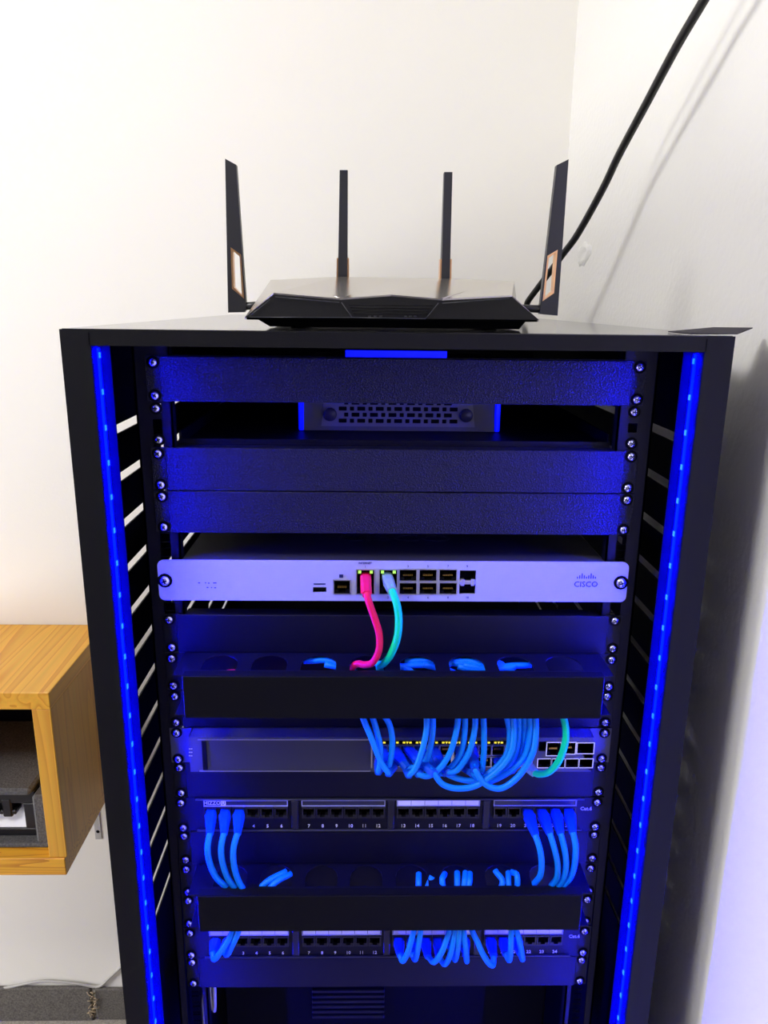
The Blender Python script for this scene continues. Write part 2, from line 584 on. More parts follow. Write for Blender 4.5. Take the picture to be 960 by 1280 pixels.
# screws (one mesh shared by all)
_sc = MB().lathe([(.0062, 0), (.0062, .0006)], 12, mi=1, smooth=False)
_sc.lathe([(.0043, .0006), (.0043, .0014), (.0038, .0026), (.0026, .0034), (.0012, .0037)], 14)
for a in (20, 110):
    c_, s_ = math.cos(math.radians(a)), math.sin(math.radians(a))
    w, l = .0005, .0023
    q = [(c_ * l - s_ * w, s_ * l + c_ * w), (c_ * l + s_ * w, s_ * l - c_ * w), (-c_ * l + s_ * w, -s_ * l - c_ * w), (-c_ * l - s_ * w, -s_ * l + c_ * w)]
    _sc.prism(q, -.0031, -.00385, 'Y', 1)
SCREW = _sc.mesh('screw', ['chrome', 'dark'])


def screws(parent, u, y, which=(0, 1), sides=(-1, 1)):
    for s in sides:
        for k in which:
            o = inst('screw', SCREW, (s * .236 + random.uniform(-.0006, .0006), y, uz(u) - (.00635, .0381)[k] + random.uniform(-.0005, .0005)), parent)
            o.rotation_euler = (0, random.uniform(0, 3.1), 0)


screws(rack, 2, 0.0)             # loose unit: screws without a panel


def blank(u, material, label, name='blank_panel', half=.2285, lip=.014, ears=True):
    z1, z0 = uz(u) - .0006, uz(u + 1) + .0006
    t = thing(name, (0, 0, z0), label, 'blank panel')
    b = MB().box(-half, half, -.0045, -.0025, z0, z1, .0006)
    b.box(-.2195, .2195, -.0025, lip, z1 - .0016, z1 - .0002)
    b.box(-.2195, .2195, -.0025, lip, z0 + .0002, z0 + .0016)
    b.build('panel_face', material, t)
    for s in (-1, 1):
        e = MB().box(*sorted((s * (half - .002), s * .2435)), -.0025, -.0008, z0, z1, .0004)
        e.build('ear', material, t)
    screws(t, u, -.0026)
    return t


blank(1, 'crinkle', 'textured black blanking panel, topmost in the rack just under the top beam')
blank(3, 'crinkle', 'textured black blanking panel directly below the open slot with the perforated unit')
blank(4, 'crinkle', 'black blanking panel directly above the silver appliance')
blank(7, 'black', 'smooth black blanking panel behind the hanging red and green cables')
blank(9, 'black', 'black blanking panel mostly hidden behind the upper cable manager cover')
blank(11, 'black', 'black blanking panel between the network switch and the upper patch panel')
blank(13, 'black', 'black blanking panel directly below the upper patch panel')
blank(15, 'black', 'black blanking panel hidden behind the lower cable manager cover')
blank(17, 'black', 'lowest black blanking panel, under the lower patch panel')

# ---- perforated unit deep in the second slot, on a shelf
sh = thing('equipment_shelf', (0, .15, -.0885), 'thin black shelf lip across the open second slot of the rack', 'shelf')
s_ = MB().box(-.2195, .2195, .0145, .40, -.0898, -.0882).box(-.2195, .2195, .0145, .0165, -.0882, -.0835, .0004)
s_.build('shelf_plate', 'black', sh)
for s in (-1, 1):
    MB().box(*sorted((s * .2195, s * .2170)), .0165, .40, -.0882, -.076).build('shelf_bracket', 'black', sh)

dv = thing('perforated_unit', (0, .22, -.0882), 'dim grey unit with a perforated front deep in the second slot', 'equipment')
DY = .095
MB().box(-.100, .1135, DY + .008, DY + .18, -.0878, -.012, .002).build('housing', 'lid', dv)
zb, zt = -.087, -.015


def on_face(x, z):               # front leans back a little
    k = (z - zb) / (zt - zb)
    return Vector((x, DY + .010 * k, z))


fp = MB()
fp.hexa([on_face(-.100, zb), on_face(.1135, zb), on_face(.1135, zt), on_face(-.100, zt)],
        [on_face(-.100, zb) + Vector((0, .006, 0)), on_face(.1135, zb) + Vector((0, .006, 0)),
         on_face(.1135, zt) + Vector((0, .006, 0)), on_face(-.100, zt) + Vector((0, .006, 0))])
fp.build('front_bezel', 'bezel', dv)
gr = MB()
a = [(-.0805, zb + .005), (.091, zb + .005), (.084, zt), (-.0735, zt)]
gr.hexa([on_face(x, z) - Vector((0, .0015, 0)) for x, z in a], [on_face(x, z) + Vector((0, .001, 0)) for x, z in a])
gr.build('grille_plate', 'steel', dv).data.materials[0] = mat('dull_perforated_steel', (0.24, 0.24, 0.25), 0.5)
hol = MB()
for r in range(8):
    x = -.061 + (r % 2) * .006
    z = zb + .0112 + r * .0066
    k = r
    while x < .066:
        w = .0088 if k % 2 == 0 else .0046
        p = on_face(x + w / 2, z)
        hol.box(p.x - w / 2, p.x + w / 2, p.y - .0022, p.y - .0012, z - .0022, z + .0022, .0004)
        x += w + .0036
        k += 1
ho = hol.build('vent_hole', 'dark', dv)
ho['kind'] = 'stuff'
for x in (-.0705, .0810):
    p = on_face(x, zb + .018)
    MB().lathe([(.0075, .0), (.0075, .0035), (.006, .0045)], 14, (p.x, p.y - .001, p.z)).build('thumb_screw', 'panel_grey', dv)
for x0, x1 in ((-.1055, -.100), (.1135, .119)):  # emissive side strips stand in for blue light reflected off the bezel
    o = MB().box(x0, x1, DY - .001, DY + .006, zb, zt, .001).build('glow_edge', 'low_glow', dv)
    o['label'] = 'side edge with blue reflection put in as glow'

# ------------------------------------------------------------------ silver security appliance (half unit offset)
az = -.2275
ap = thing('security_appliance', (0, .1, az - .022), 'silver one-unit network appliance lit blue at both ends', 'appliance')
APY = -.0085
holes = []


def pxr(x0, x1, y0, y1, Y):
    a_, b_ = at(x0, y0, Y), at(x1, y1, Y)
    return a_.x, b_.x, b_.z, a_.z


port_boxes = {}
for nm, r in {'usb': (391, 408, 734, 741), 'console': (417.5, 437.5, 725.5, 742), 'wan1': (446, 467.5, 712.5, 742.5), 'wan2': (474.5, 496, 712.5, 742.5),
              'a1': (499.5, 520.5, 712, 726), 'b1': (499.5, 520.5, 728.5, 742.5), 'a2': (524.5, 545.5, 712, 726), 'b2': (524.5, 545.5, 728.5, 742.5),
              'a3': (549.5, 570.5, 712, 726), 'b3': (549.5, 570.5, 728.5, 742.5), 's': (575, 594, 713, 743)}.items():
    port_boxes[nm] = pxr(*r, APY)
for r in port_boxes.values():
    holes.append(rect(*r))
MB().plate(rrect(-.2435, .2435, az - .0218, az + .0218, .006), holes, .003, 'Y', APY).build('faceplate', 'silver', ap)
bd = MB().box(-.2190, .2190, APY + .0032, .27, az + .0200, az + .0212).box(-.2190, .2190, .268, .27, az - .0205, az + .0200)
bd.box(-.2190, .2190, APY + .012, .27, az - .0212, az - .0200)
for s in (-1, 1):
    bd.box(*sorted((s * .2190, s * .2178)), APY + .0032, .27, az - .0205, az + .0200)
bd.build('body', 'lid', ap)
MB().text('CISCO', .036, (0.002, .075, az + .0213), thick=.0003, plane='Z', sx=1.25).build('lid_lettering', 'panel_grey', ap)


def rj45(name, r, Y, parent, contacts=True, frame='steel', depth=.011, led=None):
    x0, x1, z0, z1 = r
    m = MB()
    t = .0008
    m.box(x0 - t, x1 + t, Y - .0006, Y + .0012, z1 - t * .2, z1 + t)
    m.box(x0 - t, x1 + t, Y - .0006, Y + .0012, z0 - t, z0 + t * .2)
    m.box(x0 - t, x0 + t * .2, Y - .0006, Y + .0012, z0, z1)
    m.box(x1 - t * .2, x1 + t, Y - .0006, Y + .0012, z0, z1)
    o = m.build(name, frame, parent)
    c = MB()
    c.box(x0, x1, Y + depth, Y + depth + .001, z0, z1)
    c.box(x0, x0 + .0008, Y + .001, Y + depth, z0, z1)
    c.box(x1 - .0008, x1, Y + .001, Y + depth, z0, z1)
    c.box(x0, x1, Y + .001, Y + depth, z1 - .0008, z1)
    c.box(x0, x1, Y + .001, Y + depth, z0, z0 + .0008)
    # shoulders of the latch notch
    w = x1 - x0
    c.box(x0, x0 + w * .28, Y + .0005, Y + .003, z0, z0 + (z1 - z0) * .28)
    c.box(x1 - w * .28, x1, Y + .0005, Y + .003, z0, z0 + (z1 - z0) * .28)
    c.build('socket', 'dark', o)
    if contacts:
        g = MB()
        for k in range(8):
            x = x0 + w * (.24 + .52 * k / 7)
            g.box(x - .0003, x + .0003, Y + .002, Y + .009, z0 + (z1 - z0) * .38, z0 + (z1 - z0) * .52)
        g.build('contacts', 'gold', o)
    if led:
        l = MB()
        for xx in (x0 + .0015, x1 - .0045):
            l.box(xx, xx + .003, Y - .0004, Y + .002, z1 - .0036, z1 - .0012)
        l.build('port_light', led, o)
    return o


for nm, r in port_boxes.items():
    if nm == 'usb':
        o = MB().box(r[0], r[1], APY + .006, APY + .008, r[2], r[3]).box(r[0] + .001, r[1] - .001, APY + .001, APY + .006, (r[2] + r[3]) / 2, r[3] - .0012).build('usb_port', 'dark', ap)
    elif nm == 's':
        x0, x1, z0, z1 = r
        h = (z1 - z0)
        f = MB().box(x0, x1, APY + .012, APY + .013, z0, z1)
        f.build('module_slot', 'dark', ap)
        f = MB().box(x0, x1, APY - .0005, APY + .004, z0 + h * .42, z0 + h * .58, .0005)
        f.box(x0 + .001, x0 + .005, APY - .001, APY + .003, z0 + h * .36, z0 + h * .64, .0005)
        f.box(x1 - .005, x1 - .001, APY - .001, APY + .003, z0 + h * .36, z0 + h * .64, .0005)
        f.build('slot_latch', 'steel', ap)
    elif nm.startswith('wan'):
        rj45('network_port', r, APY, ap, True, led='port_led_green')
    else:
        rj45('network_port', r, APY, ap)
# print on the faceplate: tiny legends and the maker's mark
tx = MB()


def lab(s, px, py, size, Y=APY - .0004):
    tx.text(s, size, at(px, py, Y), thick=.0002)


lab('INTERNET', 456.5, 704, .0030)
for s_t, px, py in [('1', 456.5, 708.5), ('2', 485, 747), ('3', 510, 708), ('4', 510, 747), ('5', 535, 708), ('6', 535, 747), ('7', 560, 708), ('8', 560, 747),
                    ('9', 584, 708), ('10', 584, 747)]:
    lab(s_t, px, py, .0034)
for r_ in ((392, 407, 729.2, 730.6), (424, 429, 718, 722)):
    x0, x1, z0, z1 = pxr(*r_, APY)
    tx.box(x0, x1, APY - .0004, APY + .0002, z0, z1)
for k, (px, py, w) in enumerate([(249, 728.5, 2.5), (257, 728.5, 1.5), (261, 728.8, 2), (268.5, 728.6, 4.5), (259.5, 734.2, 2.2), (264.5, 734.4, 1.4), (269, 734.6, 2.4)]):
    p_ = at(px, py, APY)
    tx.box(p_.x - w * .0004, p_.x + w * .0004, APY - .0004, APY + .0002, p_.z - .0005, p_.z + .0005)
tx.build('printed_legends', 'ink', ap)
lg = MB()
for k, hgt in enumerate((.0022, .0036, .0058, .0036, .0022, .0036, .0058, .0036, .0022)):
    x = .1905 + k * .00235
    zc = -.2218
    lg.box(x - .0005, x + .0005, APY - .0004, APY + .0002, zc - .0016, zc - .0016 + hgt, .0001)
lg.text('CISCO', .0086, (.1999, APY - .0003, -.2298), thick=.0002)
lg.build('maker_logo', 'ink', ap)
for s in (-1, 1):
    o = inst('screw', SCREW, (s * .2365, APY - .0001, az), ap)
    o.scale = (1.25, 1.1, 1.25)

# ------------------------------------------------------------------ cable managers (duct with a cover and cable openings)
HOLE_X = [-.1800, -.1285, -.0778, -.0272, .0245, .0757, .1262, .1772]


def dhole(cx, y0, y1, hw):
    pts = [(cx - hw, y0), (cx + hw, y0)]
    r = min(hw, (y1 - y0) * .7)
    for k in range(9):
        a = math.pi * k / 8
        pts.append((cx + hw * math.cos(a), y1 - r + r * math.sin(a)))
    return pts


def duct(u, depth, label, hy0, hy1):
    z1, z0 = uz(u) + .0004, uz(u + 1) - .0002
    t = thing('cable_manager', (0, -.02, z0), label, 'cable manager')
    MB().box(-.2435, .2435, -.0030, -.0010, z0 + .001, z1 - .0005, .0004).build('back_plate', 'black', t)
    hs = [dhole(x, hy0, hy1, .0182) for x in HOLE_X]
    MB().plate(rect(-.2225, .2225, -depth + .002, -.003), hs, .0014, 'Z', z1 - .0014).build('top_plate', 'black', t)
    MB().plate(rect(-.2225, .2225, -depth + .002, -.003), [dhole(x, hy0 - .006, hy1, .0215) for x in HOLE_X], .0014, 'Z', z0).build('bottom_plate', 'black', t)
    c = MB().box(-.2118, .2118, -depth - .0018, -depth, z0 - .001, z1 + .0008, .0006)
    c.box(-.2118, .2118, -depth, -depth + .010, z1 - .0003, z1 + .0008)
    c.build('front_cover', 'matt', t)
    screws(t, u, -.0031)
    return t


duct(8, .0580, 'black cable duct with round openings under the silver appliance, upper of two', -.044, -.010)
duct(14, .0535, 'black cable duct with round openings between the two patch panels', -.0395, -.006)

# ------------------------------------------------------------------ network switch
SWY = -.0220
sw = thing('network_switch', (0, .1, -.4442), 'dark grey network switch packed with blue cables on its right half', 'switch')
st, sb = -.4012, -.4436
sholes = []
sports = []
bx0, bx1 = at(468, 940, SWY).x, at(663, 940, SWY).x
for k in range(12):
    for row in (0, 1):
        w = (bx1 - bx0) / 12
        x0 = bx0 + w * k + .0008
        z1 = -.4115 - row * .0140
        sports.append((x0, x0 + w - .0016, z1 - .0112, z1))
extra = {'e0': (684, 700, 928, 944), 'e1': (702.5, 718.5, 928, 942), 'e2': (722, 741.5, 928.5, 941.5)}
ex = {k: pxr(*v, SWY) for k, v in extra.items()}
sfp = [pxr(672.5 + 17.2 * k, 672.5 + 17.2 * k + 16, 948.5, 959, SWY) for k in range(4)]
smal = pxr(674, 682, 927, 939, SWY)
holes = [rect(*r) for r in sports] + [rect(*r) for r in ex.values()] + [rect(*r) for r in sfp] + [rect(*smal)]
MB().plate(rect(-.2190, .2190, sb, st), holes, .0025, 'Y', SWY).build('faceplate', 'switch', sw)
b = MB().box(-.2190, .2190, SWY + .0026, .26, st - .0012, st).box(-.2190, .2190, SWY + .0026, .26, sb, sb + .0012).box(-.2190, .2190, .258, .26, sb, st)
for s in (-1, 1):
    b.box(*sorted((s * .2190, s * .2178)), SWY + .0026, .26, sb, st)
b.build('body', 'switch', sw)
for s in (-1, 1):
    e = MB().box(*sorted((s * .2178, s * .2440)), -.0042, -.0022, sb, st, .0004)
    e.build('ear', 'switch', sw)
screws(sw, 10, -.0045)
lx0, lx1, lz0, lz1 = pxr(252, 462, 924.5, 962.5, SWY)
bz = MB().box(lx0, lx1, SWY - .0012, SWY + .0002, lz0, lz1, .0005)
bz.build('blank_bezel', 'panel_grey', sw)
ln = MB()
for z in (lz0 - .0006, lz1 + .0006):
    ln.box(lx0 - .004, lx1 + .001, SWY - .0014, SWY + .0002, z - .0006, z + .0006)
ln.build('bezel_edge', 'steel', sw)
MB().box(lx0, lx0 + .0052, SWY - .0018, SWY, lz0 + .001, lz1 - .001, .0004).build('end_slot', 'dark', sw)
ln = MB()
for py in (936, 940.3, 944.6):
    for px in (237, 239.5):
        p = at(px, py, SWY)
        ln.box(p.x - .0008, p.x + .0008, SWY - .0004, SWY + .0002, p.z - .0004, p.z + .0004)
ln.build('printed_legends', 'white_ink', sw)['kind'] = 'stuff'
# metal brackets round the port groups
br = MB()
g = [(bx0 - .003, bx0 + (bx1 - bx0) / 2 - .0008), (bx0 + (bx1 - bx0) / 2 + .0008, bx1 + .002)]
for a, c in g:
    for x in (a, c):
        br.box(x - .0008, x + .0008, SWY - .0010, SWY + .0002, -.4385, -.4105)
br.build('group_bracket', 'chrome', sw)
# shared RJ45 frame and lights for the 24 main ports
w = sports[0][1] - sports[0][0]
h = sports[0][3] - sports[0][2]
pm = MB()
for (x0, x1, z0, z1) in ((-w / 2 - .0005, w / 2 + .0005, h / 2, h / 2 + .0006), (-w / 2 - .0005, w / 2 + .0005, -h / 2 - .0006, -h / 2),
                         (-w / 2 - .0006, -w / 2, -h / 2, h / 2), (w / 2, w / 2 + .0006, -h / 2, h / 2)):
    pm.box(x0, x1, -.0006, .001, z0, z1)
pm.box(-w / 2, w / 2, .010, .011, -h / 2, h / 2, mi=1)
for k in range(8):
    x = -w * .28 + w * .56 * k / 7
    pm.box(x - .0003, x + .0003, .002, .009, -h * .05, h * .1, mi=2)
PORT = pm.mesh('network_port', ['steel', 'dark', 'gold'])
for (x0, x1, z0, z1) in sports:
    inst('network_port', PORT, ((x0 + x1) / 2, SWY, (z0 + z1) / 2), sw)
pl = MB().box(-.0048, -.0022, -.0006, .0004, -.0009, .0009).box(.0022, .0048, -.0006, .0004, -.0009, .0009)
pl.prism([(-.0013, .001), (.0013, .001), (0, -.0016)], -.0006, .0004, 'Y')
PLED = pl.mesh('port_light', ['port_led'])
MB().box(bx0 - .002, bx1 + .002, SWY - .0003, SWY + .0002, -.4092, -.4052).build('light_row', 'dark', sw)
for k in range(12):
    r = sports[2 * k]
    inst('port_light', PLED, ((r[0] + r[1]) / 2, SWY - .0004, -.4072), sw)
for r in ex.values():
    rj45('uplink_port', r, SWY, sw, True, 'chrome')
for r in sfp:
    f = rj45('module_slot', r, SWY, sw, False, 'chrome')
MB().box(smal[0], smal[1], SWY + .006, SWY + .007, smal[2], smal[3]).build('reset_recess', 'dark', sw)

# ------------------------------------------------------------------ patch panels
PC0 = [-.2032, -.0930, .0147, .1248]
pj = MB()
jw, jh = .0122, .0108
pj.box(-.0074, .0074, -.0034, .0004, jh / 2, jh / 2 + .0016)
pj.box(-.0074, .0074, -.0034, .0004, -jh / 2 - .0016, -jh / 2)
pj.box(-.0074, -jw / 2, -.0034, .0004, -jh / 2, jh / 2)
pj.box(jw / 2, .0074, -.0034, .0004, -jh / 2, jh / 2)
pj.box(-jw / 2, jw / 2, .010, .011, -jh / 2, jh / 2, mi=1)
pj.box(-jw / 2, -jw * .22, -.0030, .003, -jh / 2, -jh * .26)
pj.box(jw * .22, jw / 2, -.0030, .003, -jh / 2, -jh * .26)
for k in range(8):
    x = -jw * .3 + jw * .6 * k / 7
    pj.box(x - .0003, x + .0003, .002, .009, jh * .12, jh * .22, mi=2)
JACK = pj.mesh('jack', ['satin', 'dark', 'gold'])


def patch_panel(u, label, dx, strips):
    z1, z0 = uz(u) - .0004, uz(u + 1) + .0004
    t = thing('patch_bay', (0, 0, z0), label, 'patch panel')
    jz = z1 - .0175
    holes = []
    for c0 in PC0:
        for k in range(6):
            x = c0 + dx + .0158 * k
            holes.append(rect(x - jw / 2, x + jw / 2, jz - jh / 2, jz + jh / 2))
    MB().plate(rect(-.2435, .2435, z0, z1), holes, .0018, 'Y', -.0038).build('face', 'black', t)
    e = MB().box(-.2200, .2200, -.0065, -.0030, z1 - .0018, z1 - .0004, .0004).box(-.2200, .2200, -.0065, -.0030, z0 + .0012, z0 + .0026, .0004)
    e.build('edge_lip', 'panel_grey', t)
    num = MB()
    i = 1
    for bi, c0 in enumerate(PC0):
        for k in range(6):
            x = c0 + dx + .0158 * k
            inst('jack', JACK, (x, -.0038, jz), t)
            num.text(str(i), .0058, (x, -.0042, z0 + .0068), thick=.0003)
            i += 1
        x0, x1 = c0 + dx - .0078, c0 + dx + .0158 * 5 + .0078
        za, zb_ = z1 - .0092, z1 - .0028
        fr_ = MB()
        for (a, b_, c_, d_) in ((x0, x1, zb_, zb_ + .0008), (x0, x1, za - .0008, za), (x0, x0 + .0008, za, zb_), (x1 - .0008, x1, za, zb_)):
            fr_.box(a, b_, -.0056, -.0036, c_, d_)
        ho_ = fr_.build('label_holder', 'silver', t)
        ho_['label'] = 'narrow label holder above six jacks'
        if strips[bi] == 'white':
            for k in range(6):
                xx = x0 + .0010 + (x1 - x0 - .002) * k / 6
                MB().box(xx + .0002, xx + (x1 - x0 - .002) / 6 - .0003, -.0050, -.0040, za + .0001, zb_ - .0001).build('paper_label', 'label', ho_)
        else:
            MB().box(x0 + .001, x1 - .001, -.0046, -.0038, za, zb_).build('label_window', 'label_dark', ho_)
        if strips[bi] == 'text':
            MB().text('HIZZO', .0062, (x0 + .0095, -.0049, (za + zb_) / 2), thick=.0002, sx=1.0).build('label_print', 'white_ink', ho_)
            m_ = MB().box(x0 + .0192, x0 + .0248, -.0051, -.0046, za + .0004, zb_ - .0004)
            m_.build('paper_label', 'label', ho_)
            MB().text('U', .0058, (x0 + .0220, -.0053, (za + zb_) / 2), thick=.0002).build('label_print', 'ink', ho_)
    num.build('port_numbers', 'white_ink', t)
    MB().text('Cat.6', .0062, (.2235, -.0042, jz + .003), thick=.0003).build('grade_mark', 'white_ink', t)
    for x in (.5 * (PC0[0] + .079 + PC0[1]) + dx, .5 * (PC0[1] + .079 + PC0[2]) + dx, .5 * (PC0[2] + .079 + PC0[3]) + dx):
        MB().box(x - .004, x + .004, -.0062, -.0036, z0 + .004, z1 - .003, .0008).build('divider_rib', 'satin', t)
    screws(t, u, -.0040)
    return t, jz


pp1, jz1 = patch_panel(12, 'black numbered patch panel under the network switch with three blue cables at its left end', 0.0, ['text', 'dark', 'white', 'dark'])
pp2, jz2 = patch_panel(16, 'lower black numbered patch panel with white label strips above its jacks', -.0025, ['white', 'white', 'white', 'white'])

# ------------------------------------------------------------------ cables
ORD = ['first', 'second', 'third', 'fourth', 'fifth', 'sixth', 'seventh', 'eighth', 'ninth', 'tenth', 'eleventh', 'twelfth', 'thirteenth', 'fourteenth', 'fifteenth']


def patch_cable(label, path, plug, group=None, jacket='blue', boot='boot', r=.0032, bw=.0125, name='patch_cable', plug_mat='clear', tail=None):
    """path: first point inside the duct ... last point where the strain relief begins; plug: socket point"""
    path = [Vector(p) for p in path]
    plug = Vector(plug)
    t = thing(name, plug, label, 'cable', group)
    e = path[-1]
    d = (plug - e)
    MB().tube(path + [e + d * .25], r, 9, 6).build('cable_jacket', jacket, t)
    mid = e + d * .62
    MB().taper(e - d.normalized() * .002, mid, r * 2.3, r * 2.3, bw, .0095).build('strain_relief', boot, t)
    MB().taper(mid, plug + Vector((0, .007, 0)), .0112, .0085, .0112, .0080).build('plug', plug_mat, t)
    return t


# red and green cables on the appliance, dropping into the fourth opening of the upper duct
r1 = port_boxes['wan1']
P = lambda px, py, Y: at(px, py, Y)
zD = uz(8)
t = patch_cable('short red patch cable hanging from the silver appliance into the duct below',
                [(-.192, -.030, zD - .020), (-.168, -.020, zD - .015), (-.12, -.020, zD - .028), (-.06, -.026, zD - .022), atz(444, 831, zD - .004), P(455, 831, -.034), P(466, 828, -.040),
                 P(473.5, 813, -.043), P(474, 793, -.044), P(469, 775, -.044), P(462, 755, -.043), P(458.5, 742, -.040)],
                ((r1[0] + r1[1]) / 2, APY, r1[3] - .0085), jacket='pink', boot='pink', r=.0037, bw=.0108, plug_mat='pink')
rg = MB()
e0, e1 = P(458.0, 741, -.0395), Vector(((r1[0] + r1[1]) / 2, APY, r1[3] - .0085))
for k in range(4):
    c = e0 + (e1 - e0) * (.12 + .14 * k)
    rg.box(c.x - .0056, c.x + .0056, c.y - .0062, c.y + .003, c.z - .0006, c.z + .0006, .0003)
rg.build('relief_ridge', 'pink', t)
r2 = port_boxes['wan2']
patch_cable('green patch cable with clear plug beside the red one on the silver appliance',
            [(.02, -.022, zD - .024), (-.005, -.028, zD - .022), atz(474, 834, zD - .004), P(480, 829, -.036), P(489, 817, -.042), P(496.5, 797, -.046), P(498.5, 775, -.047), P(496, 755, -.046), P(490, 738, -.040)],
            ((r2[0] + r2[1]) / 2 - .0015, APY, r2[3] - .0085), jacket='green', boot='clear', r=.0039, bw=.0112)

# blue cables between the upper duct and the switch
SW = [  # points (px, py), Y of the bow, switch column / row
    ([(451.7, 892), (458, 908), (464.8, 924), (476.5, 953), (486, 966)], -.052, 1, 1, 'crossing in front of the others'),
    ([(464, 892), (470, 910), (475, 932), (475, 953), (473, 964)], -.046, 0, 1, None),
    ([(479, 893), (487, 906), (490.5, 925), (489, 945), (485.5, 958)], -.045, 0, 0, None),
    ([(533, 891.7), (533, 912), (527.5, 938), (519, 961), (511, 968)], -.056, 2, 1, None),
    ([(541, 891.7), (540.6, 918), (535, 945.6), (525, 957), (509, 960)], -.047, 1, 0, None),
    ([(573, 891.7), (570.5, 913.5), (562.5, 941), (549, 961), (535, 970), (523, 967)], -.056, 3, 1, None),
    ([(581, 891), (581, 913.5), (576, 941), (561, 962), (548, 967)], -.049, 3, 0, None),
    ([(594, 891), (593, 913.5), (586, 941), (572, 962), (560, 965)], -.053, 4, 1, None),
    ([(604, 891), (605, 913.5), (605, 938), (603.5, 955), (602, 963)], -.050, 7, 1, None),
    ([(632, 891), (637, 916), (634, 941), (617, 962), (592, 975), (572, 973), (557, 966)], -.051, 4, 0, None),
    ([(641, 891), (642.5, 916), (639, 940), (624, 961), (597, 981), (572, 985.5), (553, 980), (542, 966)], -.062, 2, 0, None),
    ([(648, 891), (648.5, 916), (643, 944), (627, 965), (609, 973), (592, 968)], -.046, 6, 0, None),
    ([(661, 891), (662.5, 914), (657, 943), (640, 962), (617, 975), (602, 977), (590, 966)], -.055, 6, 1, None),
    ([(669, 891), (670, 914), (666, 941), (650, 968), (630, 984), (615, 984.5), (603, 977), (594, 962)], -.063, 7, 0, None),
    ([(655, 891), (656, 914), (652, 940), (645, 955), (640, 962)], -.044, 9, 1, None),
]
order = sorted(range(len(SW)), key=lambda i: SW[i][0][0][0])
rank = {i: order.index(i) for i in range(len(SW))}
for i, (pts, yb, colm, row, note) in enumerate(SW):
    r = sports[2 * colm + row]
    plug = Vector(((r[0] + r[1]) / 2, SWY, (r[2] + r[3]) / 2))
    top = P(*pts[0], -.042)
    hx = min(HOLE_X, key=lambda h: abs(h - top.x))
    run = (1 if i % 2 and top.x < .09 else -1)
    path = [Vector((top.x + run * .062, -.008 - .004 * (i % 3), zD - .007 - .002 * (i % 2))), Vector((top.x + run * .026, -.012 - .004 * (i % 3), zD - .008 - .004 * (i % 3))), Vector((top.x, -.034, zD - .036)), P(pts[0][0], pts[0][1] - 2, -.042)]
    m = len(pts)
    for k, (px, py) in enumerate(pts[1:]):
        f = (k + 1) / (m - 1)
        y = -.044 + (yb + .044) * math.sin(min(1, f * 1.5) * math.pi / 2)
        path.append(P(px, py, y))
    lbl = '%s blue patch cable from the left hanging from the upper duct onto the switch' % ORD[rank[i]]
    if rank[i] == 14:
        lbl = 'rightmost blue patch cable hanging from the upper duct onto the switch'
    patch_cable(lbl, path, plug, 'blue cables between the upper duct and the switch', bw=.0122, plug_mat='boot')
# green one at the right
g0 = P(703, 892, -.042)
patch_cable('green patch cable curving down to the right-hand ports of the network switch',
            [(g0.x - .05, -.024, zD - .024), (g0.x - .012, -.026, zD - .024), (g0.x, -.036, zD - .038), P(703, 890, -.042), P(707, 910, -.048), P(706, 930, -.050), P(698, 952, -.050), P(686, 965, -.046), P(674, 967.5, -.042), P(667, 965, -.038)],
            ((sports[23][0] + sports[23][1]) / 2, SWY, (sports[23][2] + sports[23][3]) / 2), jacket='green', boot='clear', r=.0037)

# upper patch panel: three at the left, four at the right, dropping into the lower duct
zL = uz(14)
UP = [
    (0, (262.5, 1041), [(259.5, 1060), (262, 1078), (270, 1096)], (282, 1108)),
    (1, (280, 1041), [(276.5, 1060), (278, 1078), (284, 1096)], (293, 1109)),
    (2, (297, 1041), [(292, 1060), (292, 1078), (296, 1096)], (303, 1110)),
    (20, (669, 1043), [(675, 1062), (677, 1080), (675, 1095)], (668, 1104)),
    (21, (687, 1041), [(693, 1061), (697, 1080), (696, 1097)], (690, 1106)),
    (22, (700.5, 1041), [(706, 1063), (707.5, 1083), (704, 1098)], (698, 1107)),
    (23, (716, 1040), [(719.5, 1060), (717.5, 1083), (712, 1098)], (704, 1107)),
]
names = ['leftmost blue patch cable on the upper patch panel, at its left end', 'middle of the three blue patch cables at the left end of the upper patch panel',
         'innermost of the three blue patch cables at the left end of the upper patch panel', 'innermost of the four blue patch cables at the right end of the upper patch panel',
         'second from the left of the four blue patch cables right on the upper patch panel', 'third from the left of the four blue patch cables right on the upper patch panel',
         'rightmost blue patch cable on the upper patch panel, next to the screws']
for (pi, be, mids, end), nm in zip(UP, names):
    x = PC0[pi // 6] + .0158 * (pi % 6)
    plug = Vector((x, -.0040, jz1))
    e = atz(*end, zL)
    sgn = 1 if pi < 10 else -1
    path = [Vector((e.x + sgn * .060, -.022, zL - .020)), Vector((e.x + sgn * .022, -.026, zL - .020)), e + Vector((sgn * .004, .002, -.008)), e]
    ys = (-.046, -.044, -.041)
    path += [P(*p, ys[2 - k]) for k, p in enumerate(reversed(mids))]
    path.append(P(*be, -.038))
    t = thing('patch_cable', plug, nm, 'cable', 'blue cables on the upper patch panel')
    MB().tube(path, .0034, 9, 6).build('cable_jacket', 'blue', t)
    d = plug - path[-1]
    b = MB().taper(path[-1] - d * .05, path[-1] + d * .75, .0072, .0075, .0132, .0115)
    b.build('strain_relief', 'boot', t)
    MB().taper(path[-1] + d * .75, plug + Vector((0, .007, 0)), .0114, .0085, .0114, .008).build('plug', 'boot', t)

